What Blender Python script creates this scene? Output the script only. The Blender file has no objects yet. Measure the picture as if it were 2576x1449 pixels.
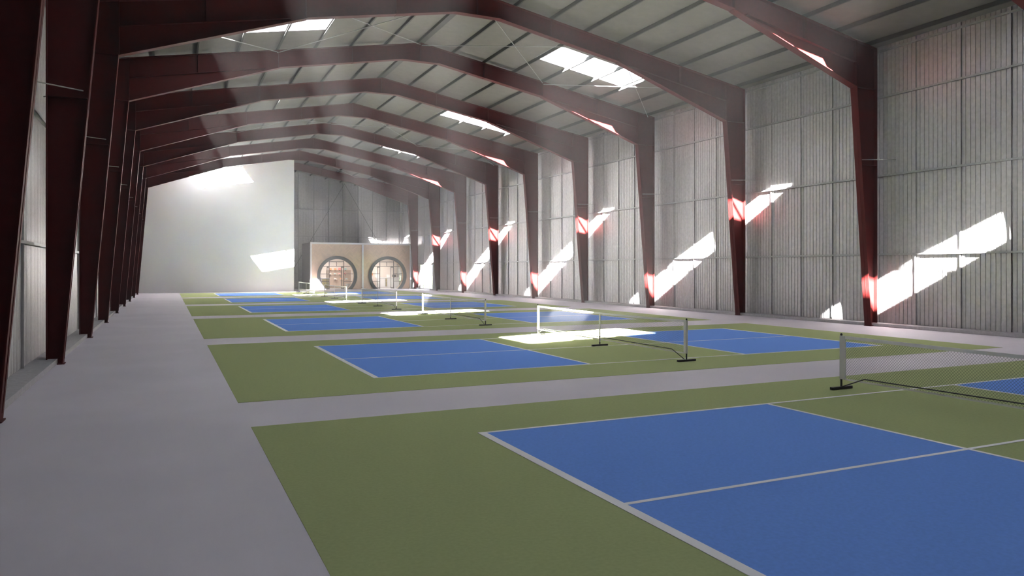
import bpy, bmesh, math, random
from mathutils import Vector
random.seed(4)
C = bpy.context.scene.collection
SC = bpy.context.scene
PI = math.pi

# ------------------------------------------------------------------ helpers
class MB:
    def __init__(s): s.v = []; s.f = []
    def add(s, vs, fs):
        o = len(s.v); s.v += [tuple(p) for p in vs]; s.f += [tuple(i + o for i in f) for f in fs]; return s
    def box(s, x0, x1, y0, y1, z0, z1):
        vs = [(x0,y0,z0),(x1,y0,z0),(x1,y1,z0),(x0,y1,z0),(x0,y0,z1),(x1,y0,z1),(x1,y1,z1),(x0,y1,z1)]
        return s.add(vs, [(0,3,2,1),(4,5,6,7),(0,1,5,4),(1,2,6,5),(2,3,7,6),(3,0,4,7)])
    def prism_y(s, pts, y0, y1):                 # polygon in XZ, extruded along Y
        n = len(pts)
        vs = [(p[0],y0,p[1]) for p in pts] + [(p[0],y1,p[1]) for p in pts]
        return s.add(vs, [tuple(range(n)), tuple(range(2*n-1, n-1, -1))] + [(i,(i+1)%n+0,(i+1)%n+n,i+n)[::-1] for i in range(n)])
    def strip(s, p, q, t, y0, y1):               # a plate seen edge-on in XZ from p to q, thickness t to its left
        d = Vector((q[0]-p[0], q[1]-p[1])).normalized(); n = Vector((-d.y, d.x)) * t
        return s.prism_y([p, q, (q[0]+n.x, q[1]+n.y), (p[0]+n.x, p[1]+n.y)], y0, y1)
    def tube(s, pts, r, n=8, cap=True):
        pts = [Vector(p) for p in pts]; rings = []
        for i, p in enumerate(pts):
            a = pts[max(i-1,0)]; b = pts[min(i+1,len(pts)-1)]; d = (b-a).normalized()
            u = d.cross(Vector((0,0,1)))
            if u.length < 1e-4: u = Vector((1,0,0))
            u.normalize(); w = u.cross(d)
            rings.append([p + (u*math.cos(2*PI*k/n) + w*math.sin(2*PI*k/n))*r for k in range(n)])
        vs = [v for R in rings for v in R]; fs = []
        for i in range(len(rings)-1):
            for k in range(n): fs.append((i*n+k, i*n+(k+1)%n, (i+1)*n+(k+1)%n, (i+1)*n+k))
        if cap: fs += [tuple(range(n-1,-1,-1)), tuple(range(len(vs)-n, len(vs)))]
        return s.add(vs, fs)
    def ball(s, c, r, sx=1, sy=1, sz=1, nu=10, nv=7):
        vs = [(c[0],c[1],c[2]+r*sz)]
        for j in range(1,nv):
            th = PI*j/nv
            for k in range(nu):
                ph = 2*PI*k/nu
                vs.append((c[0]+r*sx*math.sin(th)*math.cos(ph), c[1]+r*sy*math.sin(th)*math.sin(ph), c[2]+r*sz*math.cos(th)))
        vs.append((c[0],c[1],c[2]-r*sz)); fs = []
        for k in range(nu): fs.append((0,1+k,1+(k+1)%nu))
        for j in range(nv-2):
            for k in range(nu):
                a = 1+j*nu+k; b = 1+j*nu+(k+1)%nu; fs.append((a,a+nu,b+nu,b))
        L = len(vs)-1
        for k in range(nu): fs.append((L, L-nu+(k+1)%nu, L-nu+k))
        return s.add(vs, fs)
    def build(s, name, mat, parent=None, smooth=False, bevel=0):
        me = bpy.data.meshes.new(name); me.from_pydata(s.v, [], s.f)
        bm = bmesh.new(); bm.from_mesh(me); bmesh.ops.recalc_face_normals(bm, faces=bm.faces); bm.to_mesh(me); bm.free()
        me.materials.append(mat)
        if smooth:
            for p in me.polygons: p.use_smooth = True
        o = bpy.data.objects.new(name, me); C.objects.link(o)
        if parent: o.parent = parent
        if bevel:
            m = o.modifiers.new('bevel', 'BEVEL'); m.width = bevel; m.segments = 2; m.limit_method = 'ANGLE'
        return o

def tag(o, label=None, cat=None, group=None, kind=None):
    if label: o['label'] = label
    if cat: o['category'] = cat
    if group: o['group'] = group
    if kind: o['kind'] = kind
    return o
def thing(name, label, cat, loc=(0,0,0), group=None, kind=None, rz=0):
    o = bpy.data.objects.new(name, None); C.objects.link(o); o.location = loc; o.rotation_euler = (0,0,rz)
    o.empty_display_size = .2
    return tag(o, label, cat, group, kind)
def dup(root, loc, label, group=None):
    r = root.copy(); C.objects.link(r); r.location = loc; r['label'] = label
    if group: r['group'] = group
    for ch in list(root.children):
        c = ch.copy(); C.objects.link(c); c.parent = r
        for g in list(ch.children):
            d = g.copy(); C.objects.link(d); d.parent = c
    return r

# ------------------------------------------------------------------ materials
def mat(name, col, rough=.6, metal=0, noise=None, bump=0, spec=.5):
    m = bpy.data.materials.new(name); m.use_nodes = True; nt = m.node_tree; b = nt.nodes['Principled BSDF']
    b.inputs['Base Color'].default_value = (*col, 1); b.inputs['Roughness'].default_value = rough
    b.inputs['Metallic'].default_value = metal; b.inputs['Specular IOR Level'].default_value = spec
    if noise:                                     # (scale, amount) a soft mottling of the same colour
        sc, am = noise
        co = nt.nodes.new('ShaderNodeTexCoord'); nz = nt.nodes.new('ShaderNodeTexNoise')
        nz.inputs['Scale'].default_value = sc; nz.inputs['Detail'].default_value = 4
        nt.links.new(co.outputs['Object'], nz.inputs['Vector'])
        mr = nt.nodes.new('ShaderNodeMapRange'); mr.inputs['From Min'].default_value = .3; mr.inputs['From Max'].default_value = .7
        mr.inputs['To Min'].default_value = 1-am; mr.inputs['To Max'].default_value = 1+am
        nt.links.new(nz.outputs['Fac'], mr.inputs['Value'])
        mx = nt.nodes.new('ShaderNodeVectorMath'); mx.operation = 'SCALE'; mx.inputs[0].default_value = col
        nt.links.new(mr.outputs['Result'], mx.inputs['Scale']); nt.links.new(mx.outputs['Vector'], b.inputs['Base Color'])
        if bump:
            bp = nt.nodes.new('ShaderNodeBump'); bp.inputs['Strength'].default_value = bump; bp.inputs['Distance'].default_value = .01
            nt.links.new(nz.outputs['Fac'], bp.inputs['Height']); nt.links.new(bp.outputs['Normal'], b.inputs['Normal'])
    return m
M = {}
M['steel'] = mat('red oxide steel', (.075,.0088,.0084), .6, 0, (6,.12), spec=.1)
M['floor'] = mat('grey floor coating', (.68,.63,.685), .6, 0, (.55,.05), spec=.03)
M['green'] = mat('green court paint', (.41,.455,.225), .55, 0, (30,.05), spec=.0)
M['blue'] = mat('blue court paint', (.19,.355,.86), .55, 0, (30,.05), spec=.0)
M['line'] = mat('white line paint', (.88,.86,.89), .55)
M['sheet'] = mat('galvanised wall sheet', (.45,.435,.44), .45, .5, (9,.10))
M['girt'] = mat('galvanised rail', (.36,.355,.36), .45, .2, (12,.1))
M['purlin'] = mat('dark galvanised purlin', (.045,.045,.043), .6, 0, (14,.12), spec=.3)
M['roof'] = mat('roof liner sheet', (.142,.133,.121), .7, 0, (3,.07), spec=.25)
M['rod'] = mat('galvanised rod', (.30,.295,.285), .5, .2)
M['concrete'] = mat('concrete kerb', (.43,.41,.42), .85, 0, (14,.12), .25)
M['plaster'] = mat('white partition paint', (.90,.885,.87), .7, 0, (.8,.02))
M['black'] = mat('black powder coat', (.012,.012,.012), .45)
M['netcord'] = mat('black net cord', (.016,.016,.017), .7)
M['tape'] = mat('white net tape', (.95,.93,.925), .75, 0, (60,.04))
def translucent(m, amt, col):
    nt = m.node_tree; b = nt.nodes['Principled BSDF']; out = nt.nodes['Material Output']
    t = nt.nodes.new('ShaderNodeBsdfTranslucent'); t.inputs[0].default_value = (*col,1)
    x = nt.nodes.new('ShaderNodeMixShader'); x.inputs[0].default_value = amt
    nt.links.new(b.outputs[0], x.inputs[1]); nt.links.new(t.outputs[0], x.inputs[2]); nt.links.new(x.outputs[0], out.inputs[0])
translucent(M['tape'], .45, (.92,.91,.89))           # woven cloth lets light through
M['white'] = mat('white painted frame', (.72,.71,.72), .5)
M['charcoal'] = mat('charcoal ring', (.055,.058,.062), .55, 0, (8,.08))
M['mull'] = mat('dark glazing bar', (.07,.068,.068), .45)
M['oak'] = mat('pale oak lining', (.58,.42,.28), .5, 0, (7,.08))
M['grey'] = mat('grey side cladding', (.30,.29,.29), .7)
M['cream'] = mat('cream interior wall', (.80,.72,.66), .7)
M['tile'] = mat('pale interior floor', (.66,.64,.64), .5)
M['slat'] = mat('wooden display wall', (.52,.40,.31), .6, 0, (5,.1))
M['counter'] = mat('white counter', (.82,.82,.83), .4)
M['yellow'] = mat('pale yellow front', (.60,.52,.22), .6)
M['orange'] = mat('orange goods', (.85,.34,.10), .55)
M['pink'] = mat('pink goods', (.82,.30,.28), .55)
M['teal'] = mat('pale teal goods', (.40,.62,.62), .55)
M['offwhite'] = mat('off-white goods', (.78,.76,.74), .55)
M['redgoods'] = mat('red goods', (.72,.08,.07), .5)
M['grass'] = mat('grass outside', (.24,.36,.12), .9, 0, (3,.2))

def wood_herringbone():
    m = bpy.data.materials.new('herringbone timber'); m.use_nodes = True; nt = m.node_tree; N = nt.nodes; L = nt.links
    b = N['Principled BSDF']; b.inputs['Roughness'].default_value = .55
    co = N.new('ShaderNodeTexCoord'); sp = N.new('ShaderNodeSeparateXYZ'); L.new(co.outputs['Object'], sp.inputs[0])
    def math_(op, a, bb=None, c=None):
        n = N.new('ShaderNodeMath'); n.operation = op
        for i, v in enumerate((a, bb, c)):
            if v is None: continue
            if isinstance(v, (int, float)): n.inputs[i].default_value = v
            else: L.new(v, n.inputs[i])
        return n.outputs[0]
    tri = math_('PINGPONG', sp.outputs['X'], .33)
    col = math_('FLOOR', math_('DIVIDE', sp.outputs['X'], .33))
    v = math_('ADD', sp.outputs['Z'], tri)
    st = math_('DIVIDE', v, .085)
    idx = math_('FLOOR', st); fr = math_('FRACT', st)
    h = math_('FRACT', math_('MULTIPLY', math_('SINE', math_('ADD', math_('MULTIPLY', idx, 12.9898), math_('MULTIPLY', col, 78.233))), 43758.5))
    gap = math_('GREATER_THAN', fr, .07)
    val = math_('MULTIPLY', math_('ADD', .90, math_('MULTIPLY', h, .17)), math_('ADD', .75, math_('MULTIPLY', gap, .25)))
    sc = N.new('ShaderNodeVectorMath'); sc.operation = 'SCALE'; sc.inputs[0].default_value = (.61,.45,.345)
    L.new(val, sc.inputs['Scale']); L.new(sc.outputs['Vector'], b.inputs['Base Color'])
    return m
M['herring'] = wood_herringbone()

def glass(name, tint=(1,1,1), gloss=.06):
    m = bpy.data.materials.new(name); m.use_nodes = True; nt = m.node_tree; nt.nodes.clear()
    o = nt.nodes.new('ShaderNodeOutputMaterial'); t = nt.nodes.new('ShaderNodeBsdfTransparent'); t.inputs[0].default_value = (*tint,1)
    g = nt.nodes.new('ShaderNodeBsdfGlossy'); g.inputs['Roughness'].default_value = .05
    x = nt.nodes.new('ShaderNodeMixShader'); x.inputs[0].default_value = gloss
    nt.links.new(t.outputs[0], x.inputs[1]); nt.links.new(g.outputs[0], x.inputs[2]); nt.links.new(x.outputs[0], o.inputs[0])
    return m
M['glass'] = glass('clear glass', (.97,.98,.98))
M['rooflight'] = glass('clear rooflight sheet', (.97,.98,1), .03)

# ------------------------------------------------------------------ hall dimensions (metres, from the camera's own foot)
XC = 10.12                    # ridge line
HW = 12.62                    # half width to the wall sheet
Y0W, Y1W = -20.2, 76.3         # near and far end walls
SL = .1774                    # roof slope
RZ = 11.893                   # top of rafters at the ridge
def zt(s): return RZ - SL*abs(s)
FR = [5.1 + 6.5*i for i in range(11)]            # frames: 5.1 ... 70.1
PUR = [1.503*k for k in range(1,9)]              # purlin offsets from the ridge
PD = .15                                         # purlin depth
KERB = .11

# ------------------------------------------------------------------ floor
tag(MB().box(XC-HW, XC+HW, Y0W, Y1W, -.2, 0).build('floor', M['floor']), 'smooth pale grey hall floor around the courts', kind='structure')
tag(MB().box(XC+HW+.25, 120, -60, 200, -.5, -.12).build('ground', M['grass']), 'green grass outside beyond the glazed door', kind='structure')

# ------------------------------------------------------------------ roof with rooflight openings
sky_y = [1.85 + 13*k for k in range(5)]          # centre of each rooflight band (every other bay)
BANDS = {-1: [(y-1.03, y+1.03) for y in sky_y] + [(63.86, 65.95)],
         1: [(y-1.03, y+1.03) for y in sky_y] + [(65.35, 66.5)]}
SX0, SX1 = PUR[2]+.01, PUR[5]-.01                # three panels between purlins 3 and 6
def roof():
    mb = MB(); T = .04
    xs = [0, SX0, SX1, HW+.35]
    for sg in (-1, 1):
        ys = sorted([Y0W-.1, Y1W+.1] + [v for b in BANDS[sg] for v in b])
        for i in range(len(ys)-1):
            for j in range(3):
                if j == 1 and any(abs(ys[i]-b[0]) < 1e-6 for b in BANDS[sg]): continue
                a, b = xs[j], xs[j+1]
                za, zb = zt(a)+PD, zt(b)+PD
                vs = []
                for (x, z) in ((a,za),(b,zb)):
                    for y in (ys[i], ys[i+1]):
                        vs += [(XC+sg*x, y, z), (XC+sg*x, y, z+T)]
                mb.add(vs, [(0,2,6,4),(1,5,7,3),(0,4,5,1),(2,3,7,6),(0,1,3,2),(4,6,7,5)])
    return mb
tag(roof().build('ceiling', M['roof']), 'grey pitched roof lining over the hall', kind='structure')
n = 0
bay_word = ['above the camera, out of the photo','above the first court, out of the photo','nearest of those in the photo','next beyond the nearest in the photo','farthest of the regular row','close by the white partition']
for bi in range(6):
    for sg, side in ((-1,'left'),(1,'right')):
        ya, yb = BANDS[sg][bi]; n += 1
        w = thing(f'window_{n}', f'three-panel rooflight on the {side} roof slope {bay_word[bi]}', None, (XC, (ya+yb)/2, RZ), kind='structure')
        hy = (yb-ya)/2
        f = MB()
        for k in range(4):                       # glazing bars up the slope
            s_ = [SX0, PUR[3], PUR[4], SX1][k]; ww = .016
            z = zt(s_)+PD-RZ
            f.box(sg*s_-ww, sg*s_+ww, -hy, hy, z+.005, z+.05)
        for yy in (-hy, hy):
            a, b = sg*SX0, sg*SX1; za, zb = zt(SX0)+PD-RZ, zt(SX1)+PD-RZ
            f.add([(a,yy-.015,za+.0),(b,yy-.015,zb+.0),(b,yy+.015,zb+.0),(a,yy+.015,za+.0),(a,yy-.015,za+.05),(b,yy-.015,zb+.05),(b,yy+.015,zb+.05),(a,yy+.015,za+.05)],
                  [(0,3,2,1),(4,5,6,7),(0,1,5,4),(1,2,6,5),(2,3,7,6),(3,0,4,7)])
        f.build('window_frame', M['white'], w)
        for a, b in ((SX0,PUR[3]),(PUR[3],PUR[4]),(PUR[4],SX1)):
            za, zb = zt(a)+PD-RZ+.045, zt(b)+PD-RZ+.045; a, b = a+.016, b-.016
            MB().add([(sg*a,-hy,za),(sg*b,-hy,zb),(sg*b,hy,zb),(sg*a,hy,za)], [(0,1,2,3)]).build('pane', M['rooflight'], w)
        # daylight portal at the opening (guides sky sampling; gives no light of its own)
        sm = (SX0+SX1)/2
        ld = bpy.data.lights.new('rooflight_portal', 'AREA'); ld.shape = 'RECTANGLE'; ld.size = (SX1-SX0)*1.02; ld.size_y = (yb-ya)
        ld.cycles.is_portal = True
        lo = bpy.data.objects.new('rooflight_portal', ld); C.objects.link(lo)
        lo.location = (XC+sg*sm, (ya+yb)/2, zt(sm)+PD+.2); lo.rotation_euler = (0, sg*math.atan(SL), 0)

# ------------------------------------------------------------------ profiled sheet walls
def sheet(u0, u1, zfun, z0, pitch=.155, depth=.016):
    """profile along u (0..): list of (u, d); d=0 is the inner face, d=depth the bottom of a groove"""
    prof = []; u = u0
    while u < u1 - 1e-6:
        for du, d in ((0,0),(.115,0),(.124,depth),(.142,depth),(.151,0)):
            if u+du < u1: prof.append((u+du, d))
        u += pitch
    prof.append((u1, 0)); return prof
def side_wall(name, sg, label, door=None):
    root = thing(name, label, None, (0,0,0), kind='structure')
    x = XC + sg*HW; top = zt(HW)+PD+.02
    mb = MB()
    spans = [(Y0W, Y1W, 0)] if not door else [(Y0W, door[0], 0), (door[0], door[1], door[2]), (door[1], Y1W, 0)]
    for a, b, z0 in spans:
        pr = sheet(a, b, None, z0)
        vs = []
        for y, d in pr: vs += [(x+sg*d, y, z0), (x+sg*d, y, top)]
        mb.add(vs, [(2*i,2*i+2,2*i+3,2*i+1) for i in range(len(pr)-1)])
    mb.build('sheet_cladding', M['sheet'], root)
    xi = sorted((x-sg*.004, x-sg*.085))
    for z in (2.5, 5.25, 8.0, 9.62):
        if door and z < door[2]+.1:
            segs = [(Y0W, Y1W)]
        else: segs = [(Y0W, Y1W)]
        for a, b in segs:
            g = MB(); g.box(xi[0], xi[1], a, b, z-.035, z-.03+.005); g.box(xi[0], xi[1], a, b, z+.03, z+.035)
            xw = x-sg*.085; xa, xb = sorted((xw, xw+sg*.006)); g.box(xa, xb, a, b, z-.035, z+.035)
            g.build('girt', M['girt'], root)
    ys = []
    for f in [-1.4] + FR + [76.6]:
        for off in (1.43, 2.98, 4.51): ys.append(f-off)
    for y in ys:
        if y < Y0W+.2 or y > Y1W-.1: continue
        z0 = KERB
        if door and door[0]-.05 < y < door[1]+.05: z0 = door[2]+.02
        xa, xb = sorted((x-sg*.002, x-sg*.05))
        MB().box(xa, xb, y-.022, y+.022, z0, top-.05).build('wall_post', M['sheet'], root)
    return root
DOOR = (65.97, 69.72, 2.40)
side_wall('wall_right', 1, 'corrugated grey metal wall on the right, patched with sunlight', DOOR)
side_wall('wall_left', -1, 'corrugated grey metal wall behind the left columns')

def end_wall(name, y, sg, label):
    root = thing(name, label, None, (0,0,0), kind='structure')
    pr = sheet(XC-HW, XC+HW, None, 0); vs = []
    pr = sorted(pr + [(XC, 0)])
    for x, d in pr: vs += [(x, y+sg*d, 0), (x, y+sg*d, zt(x-XC)+PD+.02)]
    MB().add(vs, [(2*i,2*i+2,2*i+3,2*i+1) for i in range(len(pr)-1)]).build('sheet_cladding', M['sheet'], root)
    return root
wf = end_wall('wall_far', 76.3, 1, 'corrugated grey metal gable wall above the kiosk at the far end')
end_wall('wall_near', Y0W, -1, 'corrugated metal gable wall behind the camera')
for z in (5.25, 8.0):
    MB().box(10.3, 22.6, 76.10, 76.2, z-.035, z+.035).build('girt', M['girt'], wf)
for k in range(8):
    x = 12.02 + 1.512*k; wd = .11 if k in (3,7) else .035
    MB().box(x-wd, x+wd, 76.12, 76.29, KERB, zt(x-XC)+PD-.05).build('wall_post', M['girt'], wf)
for x1, z1 in ((10.5,.2),(22.4,.9)):
    MB().tube([(16.6,76.06,10.72),(x1,76.06,z1)], .018, 6).build('brace_rod', M['mull'], wf)

# kerbs
def kerb(name, label, sg):
    a, b = sorted((XC+sg*12.19, XC+sg*(HW-.001)))
    mb = MB()
    cuts = [(Y0W, Y1W)] if sg < 0 else [(Y0W, DOOR[0]-.1), (DOOR[1]+.1, Y1W)]
    for c in cuts: mb.box(a, b, c[0], c[1], .0, KERB)
    tag(mb.build(name, M['concrete'], None, bevel=.008), label, kind='structure')
kerb('baseboard_right', 'low concrete kerb along the foot of the right wall', 1)
kerb('baseboard_left', 'low concrete kerb along the foot of the left wall', -1)
tag(MB().box(10.3, 22.29, 76.0, 76.29, 0, KERB).build('baseboard_far', M['concrete']), 'concrete kerb along the far gable wall', kind='structure')

# white partition across the left half of the far end
PW = 66.8
tag(MB().prism_y([(XC-HW+.002,0),(10.16,0),(10.16,zt(.04)+PD-.01),(XC,RZ+PD-.01),(XC-HW+.002,zt(HW)+PD-.01)], PW, PW+.3).build('wall_partition', M['plaster']),
    'tall plain white partition wall closing the left half of the hall', kind='structure')

# glazed door in the right wall
d = thing('door_1', 'white-framed glazed doorway bright with daylight near the far right corner', None, (0,0,0), kind='structure')
x = XC+HW; f = MB(); y0, y1, zd = DOOR
f.box(x-.09,x+.06,y0-.06,y0+.07,.0,zd+.03); f.box(x-.09,x+.06,y1-.07,y1+.06,.0,zd+.03); f.box(x-.09,x+.06,y0,y1,zd-.07,zd+.03); f.box(x-.09,x+.06,y0,y1,.0,.10)
f.build('door_frame', M['counter'], d)
for k in (1,2,3):
    y = y0+(y1-y0)*k/4
    MB().box(x-.05,x+.05,y-.06,y+.06,.1,zd-.07).build('mullion', M['counter'], d)
for k in range(4):
    a = y0+(y1-y0)*k/4; b = y0+(y1-y0)*(k+1)/4
    MB().box(x-.006,x+.006,a+.06,b-.06,.1,zd-.07).build('pane', M['glass'], d)

# ------------------------------------------------------------------ purlins
ordn = ['first','second','third','fourth','fifth','sixth','seventh','eighth']
def purlin(sg, s_, nm):
    z = zt(s_); h = PD-.016
    mb = MB(); x = XC+sg*s_; t = .006; w = .055
    pts_ = [(x-.5*t, z+.001),(x+.5*t, z+.001),(x+.5*t,z+h),(x-.5*t,z+h)]
    mb.prism_y(pts_, Y0W+.05, Y1W-.06)
    fl = sorted((x, x+sg*w)); mb.box(fl[0], fl[1], Y0W+.05, Y1W-.06, z+.001-SL*w*.5, z+.007); mb.box(fl[0], fl[1], Y0W+.05, Y1W-.06, z+h-.012, z+h-.006)
    lp = sorted((x+sg*w, x+sg*(w-.005))); mb.box(lp[0], lp[1], Y0W+.05, Y1W-.06, z, z+.03)
    return tag(mb.build('purlin', M['purlin']), nm, 'purlin', 'roof purlins')
for sg, side in ((1,'right'),(-1,'left')):
    for i, s_ in enumerate(PUR):
        purlin(sg, s_, f'long dark metal purlin, {ordn[i]} down from the ridge on the {side} roof slope')
r = MB()
r.box(XC-.125, XC+.125, Y0W+.05, Y1W-.06, RZ+.002, RZ+.018)
for sg in (-1,1): r.box(min(XC+sg*.118,XC+sg*.125), max(XC+sg*.118,XC+sg*.125), Y0W+.05, Y1W-.06, RZ+.002, RZ+.12)
tag(r.build('ridge_purlin', M['purlin']), 'wide double purlin running along the very ridge of the roof', 'purlin', 'roof purlins')

# ------------------------------------------------------------------ portal frames
FW = .14                                         # half flange width
DEP = .70                                        # rafter depth
KS, KZ = 11.38, 8.28                             # inside of the knee
def frame_proto():
    root = thing('portal_frame', '', 'steel frame', (XC, 0, 0), 'red steel portal frames along the hall')
    H0 = 6.0; tw = .008; tf = .022
    for sg in (-1, 1):
        P = lambda s, z: (sg*s, z)
        zk = zt(KS)
        def st(mb, p, q, t, y0, y1):
            mb.strip(P(*p), P(*q), t*(1 if sg > 0 else -1), y0, y1)
        c = MB()                                 # column: web, outer flange, inner flange
        c.prism_y([P(12.06,KERB),P(12.37,KERB),P(12.37,zt(12.37)),P(KS,zk),P(KS,KZ)], -tw, tw)
        c.prism_y([P(12.09,0),P(12.185,0),P(12.185,KERB+.01),P(12.07,KERB+.01)], -tw, tw)
        st(c, (12.36,KERB), (12.36,zt(12.36)), -tf, -FW, FW)
        st(c, (12.08,0), (KS,KZ), -tf, -FW, FW)
        c.box(*sorted((sg*12.05, sg*12.185)), -FW, FW, 0, .02)
        col = c.build('column', M['steel'], root)
        rf = MB()                                # rafter
        zl = lambda s: zt(s)-DEP
        rf.prism_y([P(0,RZ),P(KS,zk),P(KS,zl(KS)-.04),P(H0,zl(H0)),P(.85,11.08),P(0,11.08)], -tw, tw)
        st(rf, (0,RZ), (12.38,zt(12.38)), -tf, -FW, FW)
        st(rf, (0,11.08), (.85,11.08), tf, -FW, FW)
        st(rf, (.85,11.08), (H0,zl(H0)), tf, -FW, FW)
        st(rf, (H0+.5,zl(H0+.5)-.005), (KS,zl(KS)-.06), tf, -FW*.93, FW*.93)
        rf.build('rafter', M['steel'], root)
        hb = MB()                                # haunch under the rafter end
        hb.prism_y([P(H0,zl(H0)),P(KS,zl(KS)-.02),P(KS,KZ)], -tw, tw)
        st(hb, (H0-.02,zl(H0)+.005), (KS,KZ), -tf, -FW, FW)
        hb.build('haunch', M['steel'], root)
        for s_ in (3.0, 6.0, 9.0):
            sx = sorted((sg*(s_-.011), sg*(s_+.011)))
            MB().box(sx[0], sx[1], -FW*.95, FW*.95, zl(s_)+.01, zt(s_)-.02).build('stiffener', M['steel'], root)
        sx = sorted((sg*(KS-.012), sg*(KS+.012)))
        MB().box(sx[0], sx[1], -FW*.95, FW*.95, KZ, zk-.02).build('stiffener', M['steel'], root)
        for z, si in ((KZ, KS), (5.62, 11.62)):
            sx = sorted((sg*(si+.02), sg*12.35))
            MB().box(sx[0], sx[1], -FW*.95, FW*.95, z-.022, z+.0).build('stiffener', M['steel'], root)
        for yy, ye in ((-.02,-.75),(.02,.75)):
            MB().tube([(sg*11.72, yy, 5.78),(sg*12.53, ye, 5.74)], .014, 6).build('fly_brace', M['rod'], root)
    MB().box(-.012, .012, -FW*.95, FW*.95, 11.09, RZ-.02).build('stiffener', M['steel'], root)
    return root
fp = frame_proto()
flab = ['dark red steel portal frame overhead, nearest the near gable wall',
        'nearest dark red portal frame in view, its left column cut by the photo edge',
        'second dark red portal frame, its right column between the nearest two sunlit wall bays',
        'third dark red portal frame, arching right across the top of the view',
        'fourth dark red portal frame, first behind the pair of sunny rooflights',
        'fifth dark red portal frame counted from the camera',
        'sixth dark red portal frame counted from the camera',
        'seventh dark red portal frame counted from the camera',
        'eighth dark red portal frame counted from the camera',
        'ninth dark red portal frame, last one before the white partition',
        'farthest dark red portal frame, half hidden by the white partition, before the kiosk']
for i, y in enumerate(FR):
    if i == 0: fp.location = (XC, y, 0); fp['label'] = flab[0]
    else: dup(fp, (XC, y, 0), flab[i])

# roof cross bracing (rods) in three bays
cells = [(-12.05,-6.05,'left eaves'),(-6.05,0,'left of the ridge'),(0,6.05,'right of the ridge'),(6.05,12.05,'right eaves')]
for ya, word, use in ((24.6,'in the nearest braced roof bay',(0,1,2,3)), (44.1,'in the middle braced roof bay',(0,1,2,3)), (63.6,'in the farthest braced roof bay',(2,3))):
    for k in use:
        a, b, w = cells[k]; ya_, yb_ = ya+.03, ya+6.47
        t = thing('cross_brace', f'thin crossed steel rods, {w}, {word}', 'bracing', (XC+(a+b)/2, ya+3.25, zt((a+b)/2)-.08), 'roof cross bracing')
        cx, cy, cz = t.location
        ea, eb = (a, b)
        for dz_, p, q in ((0,(a,ya_),(b,yb_)), (-.035,(b,ya_),(a,yb_))):
            MB().tube([(XC+p[0]-cx, p[1]-cy, zt(p[0])-.055-cz+dz_),(XC+q[0]-cx, q[1]-cy, zt(q[0])-.055-cz+dz_)], .016, 6).build('rod', M['rod'], t)

# ------------------------------------------------------------------ courts
XB, CL, CW, CP, CY0 = 3.43, 13.411, 6.096, 11.042, 2.218
NX = XB + CL/2                                   # net line
KI = 2.10                                        # kitchen line to net
def court_proto():
    t = thing('pickleball_court', '', 'court', (NX, CY0+CW/2, 0), 'pickleball courts side by side')
    hl, hw = CL/2, CW/2
    MB().box(-hl-2.46, hl+2.38, -hw-1.56, hw+1.53, .0, .004).build('surround', M['green'], t)
    for sg in (-1,1):
        x = sorted((sg*(KI-.02), sg*(hl-.02)))
        MB().box(x[0], x[1], -hw+.02, hw-.02, .004, .007).build('service_area', M['blue'], t)
        x = sorted((sg*(hl-.10), sg*hl)); MB().box(x[0], x[1], -hw, hw, .0035, .0095).build('baseline', M['line'], t)
        x = sorted((sg*(KI-.027), sg*(KI+.027))); MB().box(x[0], x[1], -hw+.05, hw-.05, .0035, .0095).build('kitchen_line', M['line'], t)
        y = sorted((sg*(hw-.055), sg*hw)); MB().box(-hl+.1, hl-.1, y[0], y[1], .0035, .0095).build('sideline', M['line'], t)
    MB().box(-hl+.1, hl-.1, -.027, .027, .0035, .0092).build('centreline', M['line'], t)
    return t
cp = court_proto()
clab = ['nearest green and blue pickleball court, filling the foreground','second pickleball court, whose net stands in a bright pool of sun','third green and blue pickleball court back from the camera',
        'fourth green and blue pickleball court back from the camera','fifth pickleball court, next to last before the white partition','farthest pickleball court, beside the white partition']
for k in range(6):
    loc = (NX, CY0+CW/2+k*CP, 0)
    if k == 0: cp['label'] = clab[0]
    else: dup(cp, loc, clab[k])

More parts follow.
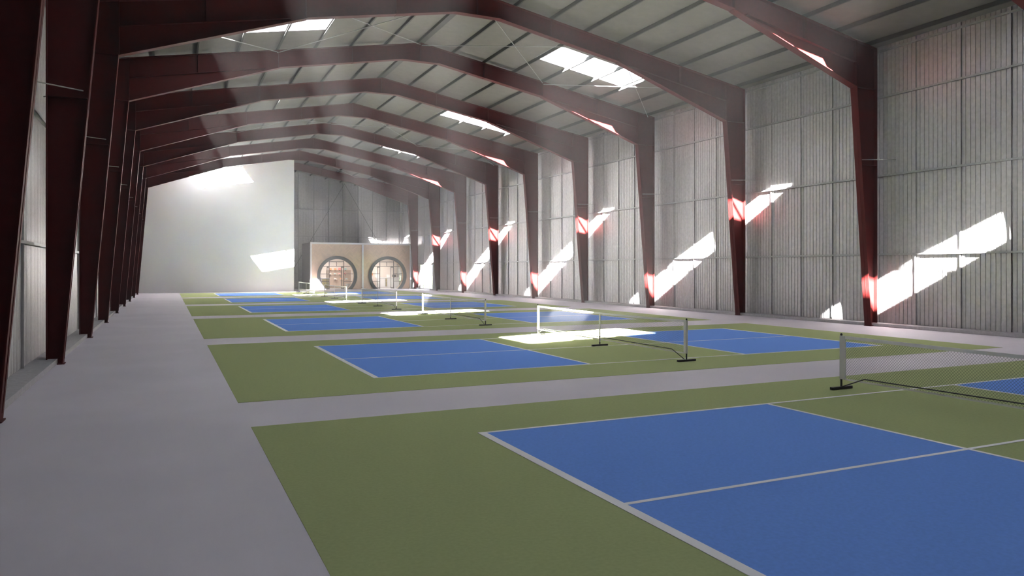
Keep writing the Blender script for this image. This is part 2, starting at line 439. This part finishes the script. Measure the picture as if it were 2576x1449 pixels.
# ------------------------------------------------------------------ nets
NH = 3.509
def net_proto():
    t = thing('pickleball_net', '', 'net', (NX, CY0+CW/2, .0096), 'portable nets across the courts')
    zo = -.0096
    for sg in (-1,1):
        y = sg*NH
        ft = MB().box(-.235, .235, y-.028, y+.028, 0, .042).build('foot', M['black'], t, bevel=.005)
        po = MB().tube([(0,y,.04),(0,y,.893)], .0165, 12).build('post', M['black'], t, smooth=False)
        MB().ball((0,y,.905), .02).build('post_cap', M['black'], po, smooth=True)
        MB().box(-.021, .021, *sorted((y+sg*.019, y-sg*.075)), .165, .885).build('side_sleeve', M['tape'], t, bevel=.004)
    MB().box(-.235, .235, -.028, .028, 0, .042).build('foot', M['black'], t, bevel=.005)
    MB().tube([(0,0,.04),(0,0,.25)], .0165, 12).build('centre_post', M['black'], t)
    a = NH-.075
    top = MB(); N_ = 24
    def sag(y): return .885 - .022*(1-(y/a)**2)
    for i in range(N_):
        y0, y1 = -a+2*a*i/N_, -a+2*a*(i+1)/N_
        z0, z1 = sag(y0), sag(y1); h = .052
        vs = [(-.006,y0,z0-h),(.006,y0,z0-h),(.006,y0,z0),(-.006,y0,z0),(-.006,y1,z1-h),(.006,y1,z1-h),(.006,y1,z1),(-.006,y1,z1)]
        top.add(vs, [(0,1,5,4),(1,2,6,5),(2,3,7,6),(3,0,4,7)] + ([(0,3,2,1)] if i == 0 else []) + ([(4,5,6,7)] if i == N_-1 else []))
    top.build('top_tape', M['tape'], t)
    MB().box(-.005, .005, -a, a, .155, .183).build('bottom_tape', M['tape'], t)
    MB().box(-.009, .009, -.024, .024, .10, .866).build('centre_strap', M['tape'], t)
    # diamond mesh of cord
    nm = MB(); zb, ztop = .17, .85; st = .0455; hgt = ztop-zb; r = .0010
    for dr in (1,-1):
        k = -a - hgt
        while k < a:
            # strand from (k, zb) to (k+hgt, ztop) for dr=1 ; mirrored for dr=-1
            y0, z0, y1, z1 = k, zb, k+hgt, ztop
            if y0 < -a: z0 += (-a-y0); y0 = -a
            if y1 > a: z1 -= (y1-a); y1 = a
            if y1-y0 > .01:
                x = .0012*dr
                q = r*.7071
                A = [(x-r,y0,z0),(x,y0+q*1.4,z0-q*1.4),(x+r,y0,z0),(x,y0-q*1.4,z0+q*1.4)]
                B = [(p[0],p[1]+y1-y0,p[2]+z1-z0) for p in A]
                vs = [(p[0],dr*p[1],p[2]) for p in A+B]
                nm.add(vs, [(0,1,5,4),(1,2,6,5),(2,3,7,6),(3,0,4,7)])
            k += st
    nm.build('net_mesh', M['netcord'], t)
    # low bent stabiliser bar from end foot to end foot, on the near side
    rod = [(-.03,-NH+.04,.045),(-.03,-NH+.47,.222),(-.03,0,.236),(-.03,NH-.47,.222),(-.03,NH-.04,.045)]
    MB().tube(rod, .0095, 8).build('stabiliser_bar', M['black'], t)
    return t
npz = net_proto()
nlab = ['nearest portable net, cut off by the right side of the photo','portable net in a bright pool of sun on the second court','third portable net back, its far post in sunlight',
        'fourth portable net back, standing in front of the kiosk','fifth portable net back, before the left round kiosk opening','farthest portable net, beside the white partition edge']
for k in range(6):
    loc = (NX, CY0+CW/2+k*CP, .0096)
    if k == 0: npz['label'] = nlab[0]
    else: dup(npz, loc, nlab[k])

# ------------------------------------------------------------------ kiosk at the far end
KX0, KX1, KXM, KY, KH = 12.32, 22.2, 17.33, 71.3, 4.5
kb = thing('kiosk', 'timber fronted twin kiosk with two big round openings at the far end', 'kiosk', (KXM, KY, 0))
def K(mb, name, m, parent=kb, **kw): 
    mb.v = [(p[0]-KXM, p[1]-KY, p[2]) for p in mb.v]
    return mb.build(name, m, parent, **kw)
KB = 76.0
fr = MB(); fr.box(KX0,KX1,KY-.04,KY+.14,KH-.17,KH)
K(fr, 'top_beam', M['white'])
for xa, xb in ((KX0,KX0+.15),(KXM-.09,KXM+.09),(KX1-.13,KX1)):
    K(MB().box(xa,xb,KY-.04,KY+.14,0,KH-.17), 'post', M['white'])
K(MB().box(KX0+.02,KX0+.12,KY+.14,KB,0,KH-.02), 'side_panel', M['grey'])
K(MB().box(KX1-.12,KX1-.02,KY+.14,KB,0,KH-.02), 'side_panel', M['grey'])
K(MB().box(KX0+.02,KX1-.02,KY+.14,KB,KH-.12,KH-.02), 'roof_panel', M['grey'])
K(MB().box(KX0+.12,KX1-.12,KB-.1,KB,0.02,KH-.12), 'back_panel', M['cream'])
K(MB().box(KXM-.06,KXM+.06,KY+.14,KB-.1,0.02,KH-.12), 'dividing_panel', M['cream'])
K(MB().box(KX0+.12,KX1-.12,KY+.02,KB-.1,.0,.02), 'floor_panel', M['tile'])
K(MB().box(KX0+.12,KX1-.12,KY+.5,KB-.1,3.05,3.12), 'ceiling_panel', M['cream'])
def disc_front(xa, xb, cx, cz, R):
    """rectangular panel with a round hole cut at the floor"""
    mb = MB(); n = 64; y0, y1 = KY+.02, KY+.12; zb, ztp = .0, KH-.17
    def outer(c, s):                              # ray from centre to the rectangle
        ts = []
        if c > 1e-9: ts.append((xb-cx)/c)
        if c < -1e-9: ts.append((xa-cx)/c)
        if s > 1e-9: ts.append((ztp-cz)/s)
        if s < -1e-9: ts.append((zb-cz)/s)
        t_ = min(ts); return (cx+c*t_, cz+s*t_)
    a0 = math.asin((zb-cz)/R)                     # right foot of the circle
    angs = [a0 + (PI-2*a0)*i/n for i in range(n+1)]
    for px, pz in ((xb,zb),(xb,ztp),(xa,ztp),(xa,zb)):
        aa = math.atan2(pz-cz, px-cx)
        if aa < a0: aa += 2*PI
        if a0 < aa < PI-a0: angs.append(aa)
    angs.sort()
    for i in range(len(angs)-1):
        q = []
        for aa in (angs[i], angs[i+1]):
            c, s = math.cos(aa), math.sin(aa); q.append(((cx+R*c, cz+R*s), outer(c,s)))
        p = [q[0][0], q[0][1], q[1][1], q[1][0]]
        vs = [(v[0],y0,v[1]) for v in p] + [(v[0],y1,v[1]) for v in p]
        mb.add(vs, [(0,1,2,3),(7,6,5,4),(0,3,7,4),(1,5,6,2)])
    return mb
def ring(cx, cz, r0, r1, y0, y1, n=72):
    mb = MB(); 
    def arc(r): 
        a0 = math.asin(-cz/r) if r > cz else -PI/2
        return [(cx+r*math.cos(a0+(PI-2*a0)*i/n), max(0,cz+r*math.sin(a0+(PI-2*a0)*i/n))) for i in range(n+1)]
    A, B = arc(r0), arc(r1)
    for i in range(n):
        p = [A[i],B[i],B[i+1],A[i+1]]
        vs = [(v[0],y0,v[1]) for v in p] + [(v[0],y1,v[1]) for v in p]
        fs = [(0,1,2,3),(7,6,5,4),(0,3,7,4),(1,5,6,2)]
        if i == 0: fs.append((0,4,5,1))
        if i == n-1: fs.append((3,2,6,7))
        mb.add(vs, fs)
    return mb
GY = KY+.36                                       # glazing plane
for (xa, xb, cx) in ((KX0+.15, KXM-.09, 14.865), (KXM+.09, KX1-.13, 19.82)):
    cz, RO, RI = 1.30, 1.91, 1.61
    K(disc_front(xa, xb, cx, cz, RO-.03), 'herringbone_panel', M['herring'])
    K(ring(cx, cz, RI, RO, KY-.06, KY+.10), 'ring_surround', M['charcoal'])
    K(ring(cx, cz, RI-.0, RI+.05, KY+.10, GY+.06), 'ring_lining', M['oak'])
    gf = MB(); t = .028
    def hbar(z, x0, x1):
        gf.box(x0, x1, GY-.03, GY+.03, z-t, z+t)
    def half(z): return math.sqrt(max(0, RI**2-(z-cz)**2))
    W2 = .70
    def vh(dx): return cz+math.sqrt(RI**2-dx*dx)
    for dx in (-W2, W2): gf.box(cx+dx-.03, cx+dx+.03, GY-.03, GY+.03, .02, vh(dx)-.01)
    gf.box(cx-.022, cx+.022, GY-.03, GY+.03, 2.22, 2.66)
    hbar(2.22, cx-half(2.22), cx+half(2.22)); hbar(2.66, cx-W2, cx+W2)
    for z in (1.48, .75):
        hbar(z, cx-half(z), cx-W2); hbar(z, cx+W2, cx+half(z))
    K(gf, 'glazing_frame', M['mull'])
    for sg in (-1,1):
        pn = MB(); zs = [.02]+[.02+2.2*i/12 for i in range(1,13)]+[2.3,2.4,2.5,2.6]; L_ = []
        zs = [z for z in zs if half(z) > W2+.01]
        for i in range(len(zs)-1):
            z0, z1 = zs[i], zs[i+1]
            x0 = cx+sg*W2; pn.add([(x0,GY,z0),(cx+sg*half(z0),GY,z0),(cx+sg*half(z1),GY,z1),(x0,GY,z1)], [(0,1,2,3)])
        K(pn, 'pane', M['glass'])
        # open door leaf swung inward
        lf = MB(); xh = cx+sg*W2; ang = math.radians(97 if sg < 0 else 80)
        dxl, dyl = -sg*math.cos(ang), math.sin(ang); LW = .66
        def leafbar(u0, u1, z0, z1, th=.02):
            p = [(xh+dxl*u0, GY+dyl*u0), (xh+dxl*u1, GY+dyl*u1)]; nx, ny = -dyl*th, dxl*th
            vs = []
            for z in (z0, z1): vs += [(p[0][0]-nx,p[0][1]-ny,z),(p[1][0]-nx,p[1][1]-ny,z),(p[1][0]+nx,p[1][1]+ny,z),(p[0][0]+nx,p[0][1]+ny,z)]
            lf.add(vs, [(0,3,2,1),(4,5,6,7),(0,1,5,4),(1,2,6,5),(2,3,7,6),(3,0,4,7)])
        leafbar(0,.06,.03,2.18); leafbar(LW-.06,LW,.03,2.18); leafbar(0,LW,.03,.11); leafbar(0,LW,2.1,2.18); 
        dl = K(lf, 'door_leaf', M['mull'])
        lf = MB(); leafbar(.06,LW-.06,.11,2.1,.004); K(lf, 'pane', M['glass'], dl)
    tp = MB(); zs = [2.22,2.35,2.48,2.6,2.7,2.8,2.87]
    for i in range(len(zs)-1):
        a, b = min(W2,half(zs[i])), min(W2,half(zs[i+1]))
        tp.add([(cx-a,GY,zs[i]),(cx+a,GY,zs[i]),(cx+b,GY,zs[i+1]),(cx-b,GY,zs[i+1])], [(0,1,2,3)])
    K(tp, 'pane', M['glass'])

# ------------------------------------------------------------------ goods and furniture inside the kiosk
BY = KB-.1                                        # face of the back panel
sw = thing('display_wall', 'wooden display board behind the wall shelves in the left kiosk room', 'display board', (15.95, BY-.03, .02))
MB().box(-1.25, 1.25, -.03, .025, 0, 1.83).build('board', M['slat'], sw)
shelf_me = None
shelves = [('top',1.86,(15.12,15.57,16.03,16.62)), ('middle',1.42,(15.12,15.57,16.03,16.62)), ('lowest',.90,(15.60,16.20,16.75))]
pos = ['first from the left','second from the left','third from the left','fourth from the left']
goods = {('top',0):('bag','orange',(.10,.07,.13)),('top',1):('bag','orange',(.12,.08,.12)),('top',2):('bag','pink',(.15,.09,.16)),('top',3):('bag','teal',(.11,.07,.14)),
         ('middle',0):('shoe','offwhite',1),('middle',1):('shoe','teal',1),('middle',2):('shoe','pink',1),('middle',3):('shoe','redgoods',1),
         ('lowest',0):('shoe','offwhite',1.15),('lowest',1):('shoe','orange',1.1),('lowest',2):('shoe','teal',1)}
cname = {'orange':'orange','pink':'pink','teal':'pale teal','offwhite':'off-white','redgoods':'red'}
first_shelf = None
for row, z, xs in shelves:
    for i, x in enumerate(xs):
        lab = f'small wooden wall shelf, {pos[i]} in the {row} row of the left kiosk'
        if first_shelf is None:
            first_shelf = thing('wall_shelf', lab, 'shelf', (x, BY-.06, z), 'wall shelves in the left kiosk')
            MB().box(-.16,.16,-.26,0,-.03,0).build('board', M['oak'], first_shelf)
            MB().box(-.02,.02,-.2,0,-.10,-.03).build('bracket', M['mull'], first_shelf)
        else: dup(first_shelf, (x, BY-.06, z), lab)
        kind, mk, sz = goods[(row,i)]
        if kind == 'bag':
            t = thing('bag', f'{cname[mk]} bag on the {row} row of kiosk shelves, {pos[i]}', 'bag', (x, BY-.18, z), 'goods on the kiosk shelves')
            b = MB(); w, dd, hh = sz
            b.add([(-w,-dd,0),(w,-dd,0),(w,dd,0),(-w,dd,0),(-w*.85,-dd*.6,hh*1.5),(w*.85,-dd*.6,hh*1.5),(w*.85,dd*.6,hh*1.5),(-w*.85,dd*.6,hh*1.5)],
                  [(0,3,2,1),(4,5,6,7),(0,1,5,4),(1,2,6,5),(2,3,7,6),(3,0,4,7)])
            b.build('body', M[mk], t, bevel=.02)
            MB().tube([(w*.6*math.cos(a), -dd*.3, hh*1.45+w*.6*math.sin(a)) for a in [PI*k/8 for k in range(9)]], .009, 6).build('handle', M['offwhite'], t)
        else:
            t = thing('shoe', f'{cname[mk]} sports shoe on the {row} row of kiosk shelves, {pos[i]}', 'shoe', (x, BY-.18, z), 'goods on the kiosk shelves')
            k = sz
            sole = MB(); outl = [(-.14,-.03),(-.05,-.045),(.06,-.04),(.13,-.02),(.15,.0),(.13,.03),(.06,.045),(-.05,.04),(-.14,.03)]
            vs = [(p[0]*k,p[1]*k,0) for p in outl]+[(p[0]*k,p[1]*k,.03*k) for p in outl]; nn = len(outl)
            sole.add(vs, [tuple(range(nn-1,-1,-1)), tuple(range(nn,2*nn))]+[(j,(j+1)%nn,(j+1)%nn+nn,j+nn) for j in range(nn)])
            sole.build('sole', M['offwhite'], t)
            up = MB(); prof = [(-.135,.11),(-.06,.125),(0,.10),(.06,.07),(.12,.05),(.14,.035)]
            vs = []
            for px, pz in prof: 
                w = .034 if px < 0 else .036-.12*max(0,px-.06)
                vs += [(px*k,-w*k,.03*k),(px*k,-w*.6*k,pz*k),(px*k,w*.6*k,pz*k),(px*k,w*k,.03*k)]
            fs = [(0,1,2,3),tuple(len(vs)-4+q for q in (3,2,1,0))]
            for j in range(len(prof)-1):
                for q in range(3): fs.append((4*j+q,4*j+4+q,4*j+5+q,4*j+1+q))
            up.add(vs, fs); up.build('upper', M[mk], t, smooth=True)
# left room counter and bench
t = thing('counter', 'white counter with pale yellow panel in the left kiosk room', 'counter', (13.9,74.2,.02))
MB().box(-.75,.75,-.32,.32,0,1.0).build('body', M['counter'], t); MB().box(-.8,.8,-.36,.36,1.0,1.05).build('worktop', M['counter'], t, bevel=.006)
MB().box(.02,.70,-.345,-.32,.08,.95).build('front_panel', M['yellow'], t)
t = thing('till', 'small pale box on the counter in the left kiosk room', 'till', (13.75,74.2,1.07))
MB().box(-.22,.22,-.15,.15,0,.06).build('tray', M['offwhite'], t); MB().box(-.12,.12,.02,.06,.06,.14).build('screen', M['counter'], t)
t = thing('bench', 'low grey bench at the right side of the left kiosk room', 'bench', (16.75,73.9,.02))
MB().box(-.42,.42,-.5,.5,.36,.46).build('seat', M['grey'], t, bevel=.01); MB().box(-.38,.38,-.46,.46,0,.36).build('plinth', M['grey'], t)
# right room reception
t = thing('reception_desk', 'long white reception desk in the right kiosk room', 'desk', (20.85,75.1,.02))
MB().box(-1.15,1.15,-.3,.3,.08,1.0).build('body', M['counter'], t); MB().box(-1.2,1.2,-.34,.34,1.0,1.05).build('worktop', M['counter'], t, bevel=.006)
MB().box(-1.1,1.1,-.26,.26,0,.08).build('plinth', M['white'], t)
ck = MB(); ck.box(-.33,-.13,-.32,-.30,.14,.96); cub = ck.build('ball_rack', M['grey'], t)
for i in range(6): MB().ball((-.23,-.345,.21+.135*i), .05).build('ball', M['yellow'], cub, smooth=True)
t = thing('monitor', 'dark screen on the right end of the reception desk', 'monitor', (21.55,75.1,1.07))
MB().box(-.2,.2,-.02,.02,.06,.30).build('screen', M['mull'], t); MB().box(-.03,.03,-.02,.06,0,.08).build('stand', M['mull'], t); MB().box(-.1,.1,-.06,.1,0,.012).build('base', M['mull'], t)
t = thing('printer', 'white boxy machine on the middle of the reception desk', 'printer', (21.0,75.1,1.07))
MB().box(-.2,.2,-.16,.16,0,.3).build('body', M['offwhite'], t, bevel=.02); MB().box(-.14,.14,-.22,-.16,.05,.08).build('tray', M['counter'], t)
for nm, mk, z in (('orange','orange',1.42),('white','offwhite',.97),('red','pink',.55)):
    t = thing('paddle', f'{nm} paddle hanging on the back wall of the right kiosk room', 'paddle', (19.42, BY-.02, z), 'paddles in the right kiosk')
    p = MB(); out = [(.10*math.copysign(abs(math.cos(a))**.6,math.cos(a)), .14*math.copysign(abs(math.sin(a))**.6,math.sin(a))) for a in [2*PI*i/20 for i in range(20)]]
    p.prism_y(out, -.014, .0); p.build('face', M[mk], t)
    MB().tube([(0,-.008,-.13),(0,-.008,-.25)], .014, 8).build('handle', M['mull'], t)
for i, cx in enumerate((14.86, 19.82)):
    w = ('left','right')[i]
    t = thing('ceiling_light', f'flat white light panel on the ceiling of the {w} kiosk room', 'light', (cx, 73.9, 3.05))
    MB().box(-.9,.9,-.5,.5,-.04,0).build('housing', M['white'], t)
    ld = bpy.data.lights.new('kiosk_lamp','AREA'); ld.shape = 'RECTANGLE'; ld.size = 1.7; ld.size_y = .9; ld.energy = 6.5; ld.color = (1,.93,.86)
    lo = bpy.data.objects.new('kiosk_lamp', ld); C.objects.link(lo); lo.location = (cx,73.9,2.99)

# ------------------------------------------------------------------ haze
hz = bpy.data.materials.new('thin dusty air'); hz.use_nodes = True; nt = hz.node_tree; nt.nodes.clear()
o = nt.nodes.new('ShaderNodeOutputMaterial'); v = nt.nodes.new('ShaderNodeVolumeScatter')
v.inputs['Color'].default_value = (1,.985,.98,1); v.inputs['Density'].default_value = .0025; v.inputs['Anisotropy'].default_value = .35
nt.links.new(v.outputs[0], o.inputs['Volume'])
e = .012; w = HW-e
tag(MB().prism_y([(XC-w,e),(XC+w,e),(XC+w,zt(w)+PD-e),(XC,RZ+PD-e),(XC-w,zt(w)+PD-e)], Y0W+e, 76.28).build('haze', hz), 'thin sunlit haze filling the hall', 'haze', kind='stuff')

# ------------------------------------------------------------------ light: low sun from behind on the left, plus the sky
sd = bpy.data.lights.new('sun', 'SUN'); sd.energy = 26; sd.angle = math.radians(.6); sd.color = (1,.965,.92)
so = bpy.data.objects.new('sun', sd); C.objects.link(so)
so.rotation_euler = Vector((.734,1.605,-1)).to_track_quat('-Z','Y').to_euler(); so.location = (-20,-40,30)
w = bpy.data.worlds.new('sky'); SC.world = w; w.use_nodes = True
bg = w.node_tree.nodes['Background']; bg.inputs[0].default_value = (.88,.94,1.0,1); bg.inputs[1].default_value = .38

# ------------------------------------------------------------------ camera
cd = bpy.data.cameras.new('camera'); cd.sensor_width = 36; cd.lens = 1858.2/2576*36; cd.shift_y = -48.9/2576; cd.clip_end = 500; cd.clip_start = .05
co = bpy.data.objects.new('camera', cd); C.objects.link(co); co.location = (0,0,2.004); co.rotation_euler = (PI/2, 0, -.4378)
SC.camera = co
cy = SC.cycles
cy.use_denoising = True; cy.max_bounces = 10; cy.diffuse_bounces = 6; cy.glossy_bounces = 3; cy.transparent_max_bounces = 16; cy.volume_bounces = 0
cy.caustics_reflective = False; cy.caustics_refractive = False; cy.sample_clamp_indirect = 3
vs = SC.view_settings; vs.view_transform = 'Standard'; vs.look = 'None'; vs.gamma = 1; vs.use_curve_mapping = False; vs.exposure = 4.2
